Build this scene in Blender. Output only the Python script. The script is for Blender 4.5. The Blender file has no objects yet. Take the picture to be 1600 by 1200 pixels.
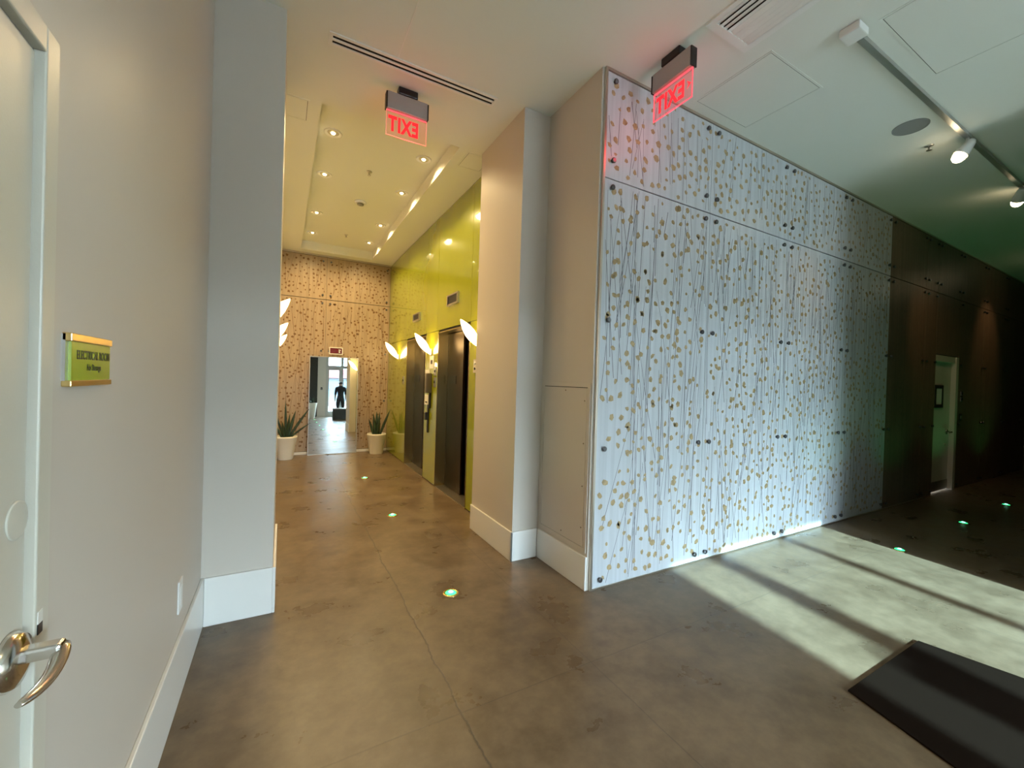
import bpy, bmesh, math, random
from mathutils import Vector, Matrix, Quaternion

S = bpy.context.scene
COL = S.collection
rnd = random.Random(7)
R = math.radians

# ------------------------------------------------------------------ camera, sky, sun, exposure
cam_d = bpy.data.cameras.new('camera')
cam_d.sensor_width = 36.0
cam_d.sensor_fit = 'HORIZONTAL'
cam_d.lens = 36.0 * 645.39 / 1600.0
cam_d.clip_start = 0.02
cam = bpy.data.objects.new('camera', cam_d)
COL.objects.link(cam)
_r = Vector((0.87437148, -0.48429075, 0.0306102))
_u = Vector((-0.02291494, 0.02180243, 0.99949965))
_f = Vector((0.48471581, 0.87463543, -0.00796593))
_m = Matrix((_r, _u, -_f)).transposed().to_4x4()
cam.matrix_world = Matrix.Translation((0, 0, 1.48)) @ _m
S.camera = cam

S.view_settings.view_transform = 'Standard'
S.view_settings.look = 'None'
S.view_settings.gamma = 1.0
S.view_settings.use_curve_mapping = False
S.view_settings.exposure = 0.5

SKY = 82.0
world = bpy.data.worlds.new('sky')
S.world = world
world.use_nodes = True
wn = world.node_tree.nodes
wn['Background'].inputs[0].default_value = (0.66, 0.80, 1.0, 1)
wn['Background'].inputs[1].default_value = SKY

def light(name, kind, loc, power, color, direction=None, **kw):
    d = bpy.data.lights.new(name, kind)
    d.energy = power
    d.color = color
    for k, v in kw.items():
        setattr(d, k, v)
    o = bpy.data.objects.new(name, d)
    o.location = loc
    if direction is not None:
        o.rotation_euler = Vector(direction).to_track_quat('-Z', 'Y').to_euler()
    COL.objects.link(o)
    return o

SUN_DIR = (0.14, 1.0, -0.309)
light('sun', 'SUN', (0, -10, 8), 36.0, (0.53, 0.84, 1.08), SUN_DIR, angle=R(0.9))

WIN = (1.62, 4.33, 2.97, -5.0)          # entrance glazing: x0, x1, head height, y
po = light('window_portal', 'AREA', ((WIN[0]+WIN[1])/2, WIN[3]+0.02, WIN[2]/2), 1.0, (1, 1, 1), (0, 1, 0),
           shape='RECTANGLE', size=WIN[1]-WIN[0], size_y=WIN[2])
po.data.cycles.is_portal = True

WARM = (1.0, 0.74, 0.37)

# ------------------------------------------------------------------ mesh helpers
class MB:
    """collects simple solids and links them as one mesh object"""
    def __init__(self):
        self.v, self.f, self.mi = [], [], []
        self.smooth = []
    def _add(self, vs, fs, mi=0, smooth=False):
        n = len(self.v)
        self.v += [tuple(v) for v in vs]
        self.f += [tuple(i + n for i in f) for f in fs]
        self.mi += [mi] * len(fs)
        self.smooth += [smooth] * len(fs)
        return self
    def box(self, x0, x1, y0, y1, z0, z1, mi=0):
        vs = [(x0,y0,z0),(x1,y0,z0),(x1,y1,z0),(x0,y1,z0),(x0,y0,z1),(x1,y0,z1),(x1,y1,z1),(x0,y1,z1)]
        return self._add(vs, [(0,3,2,1),(4,5,6,7),(0,1,5,4),(1,2,6,5),(2,3,7,6),(3,0,4,7)], mi)
    def poly(self, pts, mi=0):
        return self._add(pts, [tuple(range(len(pts)))], mi)
    def prism(self, pts, z0, z1, mi=0):
        n = len(pts)
        vs = [(x, y, z0) for x, y in pts] + [(x, y, z1) for x, y in pts]
        fs = [tuple(reversed(range(n))), tuple(range(n, 2*n))]
        fs += [(i, (i+1) % n, n+(i+1) % n, n+i) for i in range(n)]
        return self._add(vs, fs, mi)
    def ring_loft(self, rings, caps=True, mi=0, smooth=True):
        n = len(rings[0])
        vs = [p for r in rings for p in r]
        fs = []
        for k in range(len(rings)-1):
            for i in range(n):
                j = (i+1) % n
                fs.append((k*n+i, k*n+j, (k+1)*n+j, (k+1)*n+i))
        self._add(vs, fs, mi, smooth)
        if caps:
            b = len(self.v) - len(vs)
            self.f.append(tuple(b+i for i in reversed(range(n)))); self.mi.append(mi); self.smooth.append(False)
            e = b + (len(rings)-1)*n
            self.f.append(tuple(e+i for i in range(n))); self.mi.append(mi); self.smooth.append(False)
        return self
    def lathe(self, c, prof, n=24, axis='Z', caps=True, mi=0, smooth=True):
        """prof: list of (radius, height along axis)"""
        rings = []
        for r, h in prof:
            ring = []
            for i in range(n):
                a = 2*math.pi*i/n
                p, q = r*math.cos(a), r*math.sin(a)
                if axis == 'Z': ring.append((c[0]+p, c[1]+q, c[2]+h))
                elif axis == 'X': ring.append((c[0]+h, c[1]+p, c[2]+q))
                else: ring.append((c[0]+q, c[1]+h, c[2]+p))
            rings.append(ring)
        return self.ring_loft(rings, caps, mi, smooth)
    def tube(self, pts, r, n=10, mi=0, flat=1.0, up=(0, 0, 1)):
        pts = [Vector(p) for p in pts]
        rings = []
        for k, p in enumerate(pts):
            t = (pts[min(k+1, len(pts)-1)] - pts[max(k-1, 0)]).normalized()
            s = t.cross(Vector(up))
            if s.length < 1e-4: s = t.cross(Vector((1, 0, 0)))
            s.normalize()
            w = s.cross(t)
            rr = r[k] if isinstance(r, (list, tuple)) else r
            rings.append([tuple(p + s*rr*math.cos(2*math.pi*i/n) + w*rr*flat*math.sin(2*math.pi*i/n)) for i in range(n)])
        return self.ring_loft(rings, True, mi)
    def build(self, name, mats, parent=None, bevel=0.0, origin=None, fix=True):
        me = bpy.data.meshes.new(name)
        v = self.v
        o0 = Vector(origin) if origin is not None else (Vector(parent_world(parent)) if parent is not None else Vector((0, 0, 0)))
        me.from_pydata([tuple(Vector(p) - o0) for p in v], [], self.f)
        if not isinstance(mats, (list, tuple)): mats = [mats]
        for m in mats: me.materials.append(m)
        for p, mi, sm in zip(me.polygons, self.mi, self.smooth):
            p.material_index = mi
            p.use_smooth = sm
        if fix:
            bm = bmesh.new(); bm.from_mesh(me)
            bmesh.ops.recalc_face_normals(bm, faces=bm.faces)
            if bevel > 0:
                es = [e for e in bm.edges if len(e.link_faces) == 2 and e.calc_face_angle(0) > R(50)]
                bmesh.ops.bevel(bm, geom=es, offset=bevel, segments=2, affect='EDGES', profile=0.5)
            bm.to_mesh(me); bm.free()
        me.update()
        o = bpy.data.objects.new(name, me)
        COL.objects.link(o)
        if parent is not None:
            o.parent = parent
            o.location = o0 - Vector(parent_world(parent))
        else:
            o.location = o0
        return o

WORLDLOC = {}
def parent_world(p):
    w = Vector((0, 0, 0))
    while p is not None:
        w += Vector(p.location)
        p = p.parent
    return w

def tag(o, label=None, cat=None, group=None, kind=None):
    if label: o['label'] = label
    if cat: o['category'] = cat
    if group: o['group'] = group
    if kind: o['kind'] = kind
    return o

def thing(name, loc, label, cat, group=None):
    o = bpy.data.objects.new(name, None)
    o.empty_display_size = 0.1
    o.location = loc
    COL.objects.link(o)
    return tag(o, label, cat, group)

def struct(name, mb, mat, label=None, parent=None, bevel=0.0, cat=None):
    o = mb.build(name, mat, parent, bevel)
    if parent is None:
        o['kind'] = 'structure'
        if cat: o['category'] = cat
        if label: o['label'] = label
    return o

def copy_tree(o, loc=None, label=None, parent=None):
    c = o.copy()
    COL.objects.link(c)
    if parent is not None: c.parent = parent
    if loc is not None: c.location = loc
    if label: c['label'] = label
    for ch in [x for x in o.children]:
        copy_tree(ch, parent=c)
    return c

def text_mesh(name, body, size, mat, parent, mtx, extrude=0.0008, bold=0.0, align='CENTER', sx=1.0):
    cu = bpy.data.curves.new(name, 'FONT')
    cu.body = body
    cu.size = size
    cu.extrude = extrude
    cu.space_character = 1.14 if body == 'EXIT' else 1.0
    cu.offset = bold
    cu.align_x = align
    cu.align_y = 'CENTER'
    cu.resolution_u = 4
    t = bpy.data.objects.new(name + '_tmp', cu)
    COL.objects.link(t)
    bpy.context.view_layer.update()
    dg = bpy.context.evaluated_depsgraph_get()
    me = bpy.data.meshes.new_from_object(t.evaluated_get(dg))
    bpy.data.objects.remove(t)
    bpy.data.curves.remove(cu)
    w0 = parent_world(parent) if parent is not None else Vector((0, 0, 0))
    me.transform(Matrix.Translation(-w0) @ mtx @ Matrix.Diagonal((sx, 1, 1, 1)))
    me.materials.clear(); me.materials.append(mat)
    me.name = name
    o = bpy.data.objects.new(name, me)
    COL.objects.link(o)
    if parent is not None: o.parent = parent
    return o

def frame_mtx(origin, xdir, ydir):
    x = Vector(xdir).normalized(); y = Vector(ydir).normalized(); z = x.cross(y)
    m = Matrix((x, y, z)).transposed().to_4x4()
    return Matrix.Translation(origin) @ m

# ------------------------------------------------------------------ materials
MATS = {}
def mat(name, color, rough=0.5, metal=0.0, spec=0.5, emit=None, estr=0.0, coat=0.0, coat_rough=0.05, noise=None, bump=None, trans=0.0):
    m = bpy.data.materials.new(name)
    m.use_nodes = True
    nt = m.node_tree
    b = nt.nodes['Principled BSDF']
    b.inputs['Base Color'].default_value = (*color, 1)
    b.inputs['Roughness'].default_value = rough
    b.inputs['Metallic'].default_value = metal
    b.inputs['Specular IOR Level'].default_value = spec
    b.inputs['Coat Weight'].default_value = coat
    b.inputs['Coat Roughness'].default_value = coat_rough
    if emit:
        b.inputs['Emission Color'].default_value = (*emit, 1)
        b.inputs['Emission Strength'].default_value = estr
    tc = None
    if noise or bump:
        tc = nt.nodes.new('ShaderNodeTexCoord')
    if noise:            # (scale, amount, stretch)
        sc, am, st = noise
        mp = nt.nodes.new('ShaderNodeMapping'); mp.inputs['Scale'].default_value = st
        nt.links.new(tc.outputs['Object'], mp.inputs['Vector'])
        n = nt.nodes.new('ShaderNodeTexNoise'); n.inputs['Scale'].default_value = sc; n.inputs['Detail'].default_value = 4
        nt.links.new(mp.outputs[0], n.inputs['Vector'])
        r = nt.nodes.new('ShaderNodeValToRGB')
        r.color_ramp.elements[0].position = 0.3; r.color_ramp.elements[1].position = 0.7
        r.color_ramp.elements[0].color = (*[c*(1-am) for c in color], 1)
        r.color_ramp.elements[1].color = (*[min(1, c*(1+am)) for c in color], 1)
        nt.links.new(n.outputs[0], r.inputs[0]); nt.links.new(r.outputs[0], b.inputs['Base Color'])
    if bump:             # (scale, strength, distance)
        n2 = nt.nodes.new('ShaderNodeTexNoise'); n2.inputs['Scale'].default_value = bump[0]; n2.inputs['Detail'].default_value = 3
        nt.links.new(tc.outputs['Object'], n2.inputs['Vector'])
        bp = nt.nodes.new('ShaderNodeBump'); bp.inputs['Strength'].default_value = bump[1]; bp.inputs['Distance'].default_value = bump[2]
        nt.links.new(n2.outputs[0], bp.inputs['Height']); nt.links.new(bp.outputs[0], b.inputs['Normal'])
    MATS[name] = m
    return m

def thin_glass(name, tint, emit=None, estr=0.0):
    m = bpy.data.materials.new(name); m.use_nodes = True
    nt = m.node_tree; nt.nodes.clear()
    out = nt.nodes.new('ShaderNodeOutputMaterial')
    tr = nt.nodes.new('ShaderNodeBsdfTransparent'); tr.inputs[0].default_value = (*tint, 1)
    gl = nt.nodes.new('ShaderNodeBsdfGlossy'); gl.inputs['Roughness'].default_value = 0.02
    fr = nt.nodes.new('ShaderNodeFresnel'); fr.inputs[0].default_value = 1.45
    mx = nt.nodes.new('ShaderNodeMixShader')
    geo = nt.nodes.new('ShaderNodeNewGeometry')
    inv = nt.nodes.new('ShaderNodeMath'); inv.operation = 'SUBTRACT'; inv.inputs[0].default_value = 1.0
    mul = nt.nodes.new('ShaderNodeMath'); mul.operation = 'MULTIPLY'
    nt.links.new(geo.outputs['Backfacing'], inv.inputs[1])
    nt.links.new(inv.outputs[0], mul.inputs[0]); nt.links.new(fr.outputs[0], mul.inputs[1])
    nt.links.new(mul.outputs[0], mx.inputs[0]); nt.links.new(tr.outputs[0], mx.inputs[1]); nt.links.new(gl.outputs[0], mx.inputs[2])
    last = mx.outputs[0]
    if emit:
        em = nt.nodes.new('ShaderNodeEmission'); em.inputs[0].default_value = (*emit, 1); em.inputs[1].default_value = estr
        ad = nt.nodes.new('ShaderNodeAddShader')
        nt.links.new(last, ad.inputs[0]); nt.links.new(em.outputs[0], ad.inputs[1]); last = ad.outputs[0]
    nt.links.new(last, out.inputs[0])
    return m

M_wall = mat('wall_paint', (0.60, 0.54, 0.47), 0.5, spec=0.35, bump=(260, 0.08, 0.002))
M_ceil = mat('ceiling_paint', (0.76, 0.76, 0.70), 0.85, bump=(200, 0.05, 0.002))
M_trim = mat('white_trim_paint', (0.80, 0.78, 0.74), 0.3, bump=(90, 0.03, 0.002))
M_door = mat('cream_door_paint', (0.60, 0.56, 0.47), 0.35, bump=(220, 0.1, 0.002))
M_gap = mat('dark_gap', (0.012, 0.011, 0.01), 0.8)
M_panel = mat('frosted_resin', (0.55, 0.57, 0.60), 0.32, spec=0.45, noise=(1.0, 0.10, (26, 26, 0.5)))
M_leaf = mat('pressed_leaf', (0.40, 0.29, 0.15), 0.35, noise=(40, 0.25, (1, 1, 1)))
M_twig = mat('pressed_twig', (0.15, 0.15, 0.17), 0.4)
M_panel_tan = mat('warm_resin', (0.38, 0.285, 0.19), 0.32, spec=0.45, noise=(1.0, 0.12, (26, 26, 0.5)))
M_leaf_brown = mat('brown_leaf', (0.17, 0.085, 0.025), 0.4, noise=(40, 0.25, (1, 1, 1)))
M_twig_brown = mat('brown_twig', (0.17, 0.10, 0.05), 0.4)
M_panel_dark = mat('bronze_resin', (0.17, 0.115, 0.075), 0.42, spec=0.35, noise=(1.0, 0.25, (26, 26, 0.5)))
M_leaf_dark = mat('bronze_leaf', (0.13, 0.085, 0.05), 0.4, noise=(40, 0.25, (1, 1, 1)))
M_lounge = mat('low_bounce_brown', (0.13, 0.10, 0.075), 0.6)  # dark tone given to the out-of-view lounge walls to cut bounce light
M_green = mat('lime_back_painted_glass', (0.28, 0.31, 0.004), 0.22, spec=0.5, coat=0.9, coat_rough=0.012, noise=(1.2, 0.10, (1, 1, 0.6)))
M_steel = mat('brushed_steel', (0.62, 0.60, 0.57), 0.3, 1.0, noise=(3, 0.1, (80, 80, 1)))
M_chrome = mat('satin_chrome', (0.66, 0.62, 0.57), 0.16, 1.0)
M_bronze = mat('dark_bronze_metal', (0.056, 0.037, 0.024), 0.32, 1.0, noise=(3, 0.12, (120, 120, 1)))
M_alu = mat('aluminium_edge', (0.56, 0.50, 0.42), 0.35, 1.0)
M_stand = mat('dark_standoff_metal', (0.16, 0.16, 0.17), 0.3, 0.9)
M_black = mat('black_plastic', (0.012, 0.012, 0.013), 0.4)
M_white = mat('white_plastic', (0.78, 0.77, 0.74), 0.4)
M_cover = mat('grey_housing', (0.42, 0.38, 0.36), 0.45, 0.4)
M_pot = mat('white_glazed_pot', (0.82, 0.78, 0.68), 0.32, bump=(40, 0.04, 0.003))
M_soil = mat('dark_soil', (0.025, 0.018, 0.012), 0.95, bump=(60, 0.8, 0.02))
M_snake = mat('snake_plant_leaf', (0.028, 0.055, 0.028), 0.38, noise=(18, 0.6, (1, 1, 0.5)))
M_mat = mat('dark_brown_carpet', (0.011, 0.0065, 0.004), 0.95, spec=0.02, bump=(700, 0.5, 0.004))
M_brass = mat('warm_brass', (0.75, 0.55, 0.22), 0.25, 1.0)
M_lime = mat('lime_sign_face', (0.33, 0.45, 0.03), 0.2, coat=0.6)
M_letter = mat('dark_green_lettering', (0.02, 0.035, 0.006), 0.5)
M_red = mat('dark_red_face', (0.12, 0.004, 0.008), 0.25)
M_blackfab = mat('black_cloth', (0.008, 0.008, 0.009), 0.85)
M_skin = mat('skin', (0.30, 0.16, 0.10), 0.5)
M_hair = mat('black_hair', (0.01, 0.008, 0.007), 0.5)
M_mirror = mat('mirror_silver', (0.80, 0.86, 0.86), 0.012, 1.0)
M_kick = mat('kick_plate', (0.20, 0.16, 0.11), 0.35, 0.9)
M_paper = mat('paper', (0.72, 0.70, 0.64), 0.7)
M_dark = mat('dark_panel', (0.018, 0.024, 0.024), 0.3)
M_slot = mat('duct_black', (0.006, 0.006, 0.006), 0.9)
M_frame = mat('silver_frame', (0.5, 0.49, 0.46), 0.35, 0.8)
M_grey = mat('grey_speaker_mesh', (0.26, 0.26, 0.25), 0.7, bump=(900, 0.4, 0.002))
M_glass = thin_glass('clear_pane', (0.90, 0.95, 0.92))
M_acryl = thin_glass('edge_lit_acrylic', (0.97, 0.92, 0.91), (1.0, 0.22, 0.18), 0.06)
M_acryl2 = thin_glass('brightly_edge_lit_acrylic', (0.90, 0.80, 0.80), (1.0, 0.20, 0.22), 0.09)
M_edge = mat('glowing_edge', (0.6, 0.05, 0.08), 0.3, emit=(1.0, 0.10, 0.13), estr=0.8)
M_edge1 = mat('faint_glowing_edge', (0.6, 0.3, 0.25), 0.3, emit=(1.0, 0.3, 0.2), estr=0.45)
M_exit = mat('exit_letter_red', (0.6, 0.0, 0.01), 0.4, emit=(1.0, 0.0, 0.012), estr=0.95)
M_sconce = mat('lit_frosted_glass', (0.9, 0.85, 0.7), 0.4, emit=(1.0, 0.66, 0.27), estr=15.0)
M_lamp = mat('lit_lamp_face', (1, 0.9, 0.7), 0.4, emit=(1.0, 0.80, 0.42), estr=9.0)
M_track_lamp = mat('lit_track_lamp', (1, 0.9, 0.7), 0.4, emit=(1.0, 0.80, 0.5), estr=14.0)
M_led = mat('green_led_lens', (0.1, 0.8, 0.3), 0.3, emit=(0.04, 1.0, 0.30), estr=1.3)
M_ledcore = mat('green_led_core', (0.5, 1.0, 0.8), 0.3, emit=(0.30, 1.0, 0.70), estr=2.5)
M_street = mat('street_paving', (0.07, 0.07, 0.07), 0.9, noise=(0.6, 0.15, (1, 1, 1)))
M_bwhite = mat('pale_render', (0.07, 0.075, 0.078), 0.8)
M_bpink = mat('red_awning', (0.060, 0.012, 0.014), 0.8)
M_bdark = mat('shop_glass', (0.03, 0.045, 0.06), 0.2)
M_ltrim = mat('light_cap', (0.7, 0.72, 0.7), 0.5)
M_twotone = mat('slate_box', (0.05, 0.055, 0.055), 0.6)

def floor_material():
    m = bpy.data.materials.new('stained_concrete'); m.use_nodes = True
    nt = m.node_tree; b = nt.nodes['Principled BSDF']
    L = nt.links.new
    def N(t, **k):
        n = nt.nodes.new(t)
        for a, v in k.items(): setattr(n, a, v)
        return n
    tc = N('ShaderNodeTexCoord')
    def noise(scale, detail=5, dist=0.0, rough=0.55, st=None):
        n = N('ShaderNodeTexNoise'); n.inputs['Scale'].default_value = scale; n.inputs['Detail'].default_value = detail
        n.inputs['Distortion'].default_value = dist; n.inputs['Roughness'].default_value = rough
        if st:
            mp = N('ShaderNodeMapping'); mp.inputs['Scale'].default_value = st; mp.inputs['Rotation'].default_value = (0, 0, 0.35)
            L(tc.outputs['Object'], mp.inputs['Vector']); L(mp.outputs[0], n.inputs['Vector'])
        else:
            L(tc.outputs['Object'], n.inputs['Vector'])
        return n
    def ramp(src, p0, p1, c0, c1):
        r = N('ShaderNodeValToRGB'); e = r.color_ramp.elements
        e[0].position, e[1].position = p0, p1
        e[0].color, e[1].color = (*c0, 1), (*c1, 1)
        r.color_ramp.interpolation = 'EASE'
        L(src, r.inputs[0]); return r
    def mixc(fac, a, bb, mode='MIX'):
        x = N('ShaderNodeMix', data_type='RGBA', blend_type=mode)
        if isinstance(fac, float): x.inputs[0].default_value = fac
        else: L(fac, x.inputs[0])
        L(a, x.inputs[6]); L(bb, x.inputs[7]); return x.outputs[2]
    def math_(op, a, bb=None):
        x = N('ShaderNodeMath', operation=op)
        for i, s in enumerate((a, bb)):
            if s is None: continue
            if isinstance(s, (int, float)): x.inputs[i].default_value = s
            else: L(s, x.inputs[i])
        return x.outputs[0]
    big = noise(0.8, 5, 0.0)
    mid = noise(2.6, 8, 0.0, 0.58, (1.0, 1.15, 1.0))
    fine = noise(11, 8, 0.0, 0.66)
    c1 = ramp(big.outputs[0], 0.3, 0.72, (0.119, 0.079, 0.044), (0.196, 0.137, 0.082)).outputs[0]
    c2 = ramp(mid.outputs[0], 0.36, 0.63, (0.098, 0.065, 0.037), (0.217, 0.154, 0.093)).outputs[0]
    c3 = ramp(fine.outputs[0], 0.34, 0.68, (0.098, 0.066, 0.038), (0.225, 0.162, 0.100)).outputs[0]
    col = mixc(0.55, c1, c2); col = mixc(0.28, col, c3)
    # saw-cut joints and cracks: x = 0.7 (wandering), x = 1.5, y = 1.67, y = 4.05
    sep = N('ShaderNodeSeparateXYZ'); L(tc.outputs['Object'], sep.inputs[0])
    wob = noise(2.6, 6, 0.0, 0.65)
    w = math_('MULTIPLY', math_('SUBTRACT', wob.outputs[0], 0.5), 0.10)
    wob2 = noise(1.7, 6, 0.0, 0.6)
    w2 = math_('MULTIPLY', math_('SUBTRACT', wob2.outputs[0], 0.5), 0.03)
    def line(axis, pos, half, wobble):
        d = math_('ABSOLUTE', math_('ADD', math_('SUBTRACT', sep.outputs[axis], pos), wobble))
        return math_('SUBTRACT', 1.0, math_('MINIMUM', math_('DIVIDE', d, half), 1.0))
    lines = line(0, 0.73, 0.007, w)
    for a, p, ww in ((1, 1.68, w2), (0, 1.46, w2), (1, 4.4, w2), (0, 3.9, w2), (1, -1.4, w2), (1, 7.0, w2), (0, 6.6, w2), (0, 9.5, w2)):
        lines = math_('MAXIMUM', lines, math_('MULTIPLY', line(a, p, 0.005, ww), 0.55))
    dark = N('ShaderNodeRGB'); dark.outputs[0].default_value = (0.055, 0.045, 0.035, 1)
    col = mixc(math_('MULTIPLY', lines, 0.8), col, dark.outputs[0])
    L(col, b.inputs['Base Color'])
    rr = ramp(mid.outputs[0], 0.3, 0.75, (0.26, 0.26, 0.26), (0.40, 0.40, 0.40))
    L(rr.outputs[0], b.inputs['Roughness'])
    b.inputs['Specular IOR Level'].default_value = 0.32
    hgt = math_('ADD', math_('MULTIPLY', mid.outputs[0], 0.9), math_('MULTIPLY', lines, -0.6))
    hgt = math_('ADD', hgt, math_('MULTIPLY', fine.outputs[0], 0.25))
    bp = N('ShaderNodeBump'); bp.inputs['Strength'].default_value = 0.12; bp.inputs['Distance'].default_value = 0.008
    L(hgt, bp.inputs['Height']); L(bp.outputs[0], b.inputs['Normal'])
    return m
M_floor = floor_material()

# ------------------------------------------------------------------ the shell
H = 3.713
XL, XR = -0.39, 13.1
YF, YB = -5.0, 8.5
TX0, TX1, TY0, TY1, TD = 0.225, 1.44, 3.78, 8.27, 0.15

struct('floor', MB().box(-1.2, XR+0.3, YF-0.4, YB+0.3, -0.15, 0.0), M_floor, 'mottled brown polished concrete floor with wandering cracks')

c = MB()
c.box(-1.2, XR+0.3, YF-0.4, TY0, H, H+0.35)
c.box(-1.2, TX0, TY0, TY1, H, H+0.35)
c.box(TX1, XR+0.3, TY0, TY1, H, H+0.35)
c.box(-1.2, XR+0.3, TY1, YB+0.3, H, H+0.35)
c.box(TX0, TX1, TY0, TY1, H+TD, H+0.35)
struct('ceiling', c, M_ceil, 'pale plaster ceiling with a shallow recessed tray over the lift lobby')

struct('wall_left', MB().box(XL-0.3, XL, YF, 3.0, 0, H), M_wall, 'long greige painted wall beside the electrical room door')
struct('pillar', MB().box(XL-0.3, -0.03, 2.935, 3.77, 0, H), M_wall, 'bluish lit square pillar at the left of the lift lobby opening')
struct('wall_lobby_left', MB().box(-0.6, -0.215, 3.77, YB+0.2, 0, H), M_wall)

# right pier and the short wall with the access hatch
struct('wall_short', MB().box(1.92, 2.3, 2.285, 2.94, 0, H), M_wall, 'short cream wall with the access hatch beside the leaf panels')
struct('pillar', MB().box(1.672, 2.3, 2.94, 3.77, 0, H), M_wall, 'stepped cream pier between lift lobby and leaf panelled wall')

def baseboard(name, runs, h):
    """runs: (x0,x1,y0,y1) boxes with a softened top lip"""
    b = MB()
    for x0, x1, y0, y1 in runs: b.box(x0, x1, y0, y1, 0, h)
    return struct(name, b, M_trim, bevel=0.004)
baseboard('baseboard_left', [(XL, XL+0.016, 1.083, 2.935)], 0.283)
baseboard('baseboard_left', [(XL, XL+0.016, YF, 0.069)], 0.283)
baseboard('baseboard_pillar', [(XL+0.017, -0.03, 2.919, 2.935)], 0.283)
baseboard('baseboard_pillar', [(-0.03, -0.014, 2.919, 3.77)], 0.283)
baseboard('baseboard_right', [(1.656, 1.672, 2.924, 3.77)], 0.24)
baseboard('baseboard_right', [(1.656, 1.904, 2.924, 2.94)], 0.24)
baseboard('baseboard_right', [(1.904, 1.92, 2.285, 2.924)], 0.24)
baseboard('baseboard_back', [(-0.215, 1.845, 8.484, 8.5)], 0.05)

# ------------------------------------------------------------------ leaf panelled walls
def leaf_art(panel, x0, x1, z0, z1, y, seed, tone='pale'):
    """pressed leaves and twigs lying just under the face of one panel (face looks to -Y)"""
    r = random.Random(seed)
    area = (x1-x0)*(z1-z0)
    tw, lf = MB(), MB()
    n = int(area*28)
    spots = []
    for k in range(n):
        L = r.uniform(0.7, 1.7)
        bx = x0 + (x1-x0)*((k*0.618034 + r.uniform(-0.02, 0.02)) % 1.0)
        bz = r.uniform(z0-0.6*L, z1-0.25*L)
        sl = r.gauss(0, 0.11)
        bow = r.uniform(-0.02, 0.02)
        pts = []
        for i in range(6):
            t = i/5
            px = bx + sl*L*t + bow*math.sin(math.pi*t); pz = bz + L*t
            if x0+0.006 < px < x1-0.006 and z0+0.004 < pz < z1-0.004: pts.append((px, pz, 0.0021*(1-0.6*t)+0.0005))
        for (ax, az, aw), (cx, cz, cw) in zip(pts, pts[1:]):
            tw._add([(ax-aw, y-0.0004, az), (ax+aw, y-0.0004, az), (cx+cw, y-0.0004, cz), (cx-cw, y-0.0004, cz)], [(0, 1, 2, 3)])
    m = int(area*(120 if tone == 'tan' else 100))
    tries = 0
    while len(spots) < m and tries < m*12:
        tries += 1
        px, pz = r.uniform(x0+0.03, x1-0.03), r.uniform(z0+0.03, z1-0.03)
        if any((px-a)**2+(pz-b)**2 < (0.0034 if tone == 'tan' else 0.0043) for a, b in spots[-160:]): continue
        spots.append((px, pz))
        s = r.uniform(0.017, 0.030)*(0.9 if tone == 'tan' else 1.06); a0 = r.uniform(0, 6.28); k = r.choice((5, 6, 7))
        el = r.uniform(0.7, 1.0); tilt = r.uniform(0, 3.14)
        pts = []
        for i in range(k):
            a = a0 + 2*math.pi*i/k
            rr = s*r.uniform(0.62, 1.15)
            u, v = rr*math.cos(a), rr*el*math.sin(a)
            pts.append((px + u*math.cos(tilt)-v*math.sin(tilt), y-0.0007, pz + u*math.sin(tilt)+v*math.cos(tilt)))
        lf.poly(pts)
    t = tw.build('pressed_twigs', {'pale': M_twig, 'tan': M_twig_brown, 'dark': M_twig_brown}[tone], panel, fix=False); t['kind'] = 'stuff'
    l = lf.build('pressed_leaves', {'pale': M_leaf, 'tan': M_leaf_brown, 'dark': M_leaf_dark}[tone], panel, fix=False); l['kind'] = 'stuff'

def standoff(panel, x, y, z):
    return MB().lathe((x, y, z), [(0.013, 0.0), (0.013, -0.012), (0.019, -0.012), (0.019, -0.02), (0.014, -0.024)], 12, 'Y').build('standoff', M_stand, panel)

def leaf_wall(wall, xs, tone, zrows, seed, y):
    k = 0
    for (x0, x1) in xs:
        for (z0, z1, studs) in zrows:
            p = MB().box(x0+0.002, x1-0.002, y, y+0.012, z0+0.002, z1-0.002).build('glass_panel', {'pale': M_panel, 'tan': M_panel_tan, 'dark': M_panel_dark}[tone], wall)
            leaf_art(p, x0+0.004, x1-0.004, z0+0.004, z1-0.004, y, seed + k, tone)
            for z in studs:
                for sx in (x0+0.068, x1-0.068):
                    if x1 - x0 > 0.4: standoff(p, sx, y, z)
            k += 1

DX0, DX1, DH = 8.28, 9.2, 2.05            # the far door in the leaf wall
c = MB()
c.box(1.95, DX0, 2.292, 2.6, 0, H)
c.box(DX1, XR+0.2, 2.292, 2.6, 0, H)
c.box(DX0, DX1, 2.292, 2.6, DH, H)
wall_r = struct('wall_right', c, M_gap, 'wall of frosted panels with pressed leaves and twigs running right')
lo = (0.006, 2.938, (0.07, 1.012, 1.935, 2.88))
hi = (2.944, 3.692, (3.07, 3.63))
cols = [1.955, 3.118, 4.295, 5.50, 6.66]
leaf_wall(wall_r, list(zip(cols, cols[1:])), 'pale', (lo, hi), 100, 2.27)
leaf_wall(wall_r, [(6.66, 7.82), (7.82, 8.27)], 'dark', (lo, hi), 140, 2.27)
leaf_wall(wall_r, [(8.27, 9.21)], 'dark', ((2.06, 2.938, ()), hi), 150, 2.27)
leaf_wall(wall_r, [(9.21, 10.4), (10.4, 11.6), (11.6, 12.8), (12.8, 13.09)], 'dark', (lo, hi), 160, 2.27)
t1 = MB(); t1.box(1.936, 1.955, 2.262, 2.284, 0, H); struct('trim_1', t1, M_alu, 'thin metal edge strip on the panelled corner', bevel=0.002)
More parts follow.
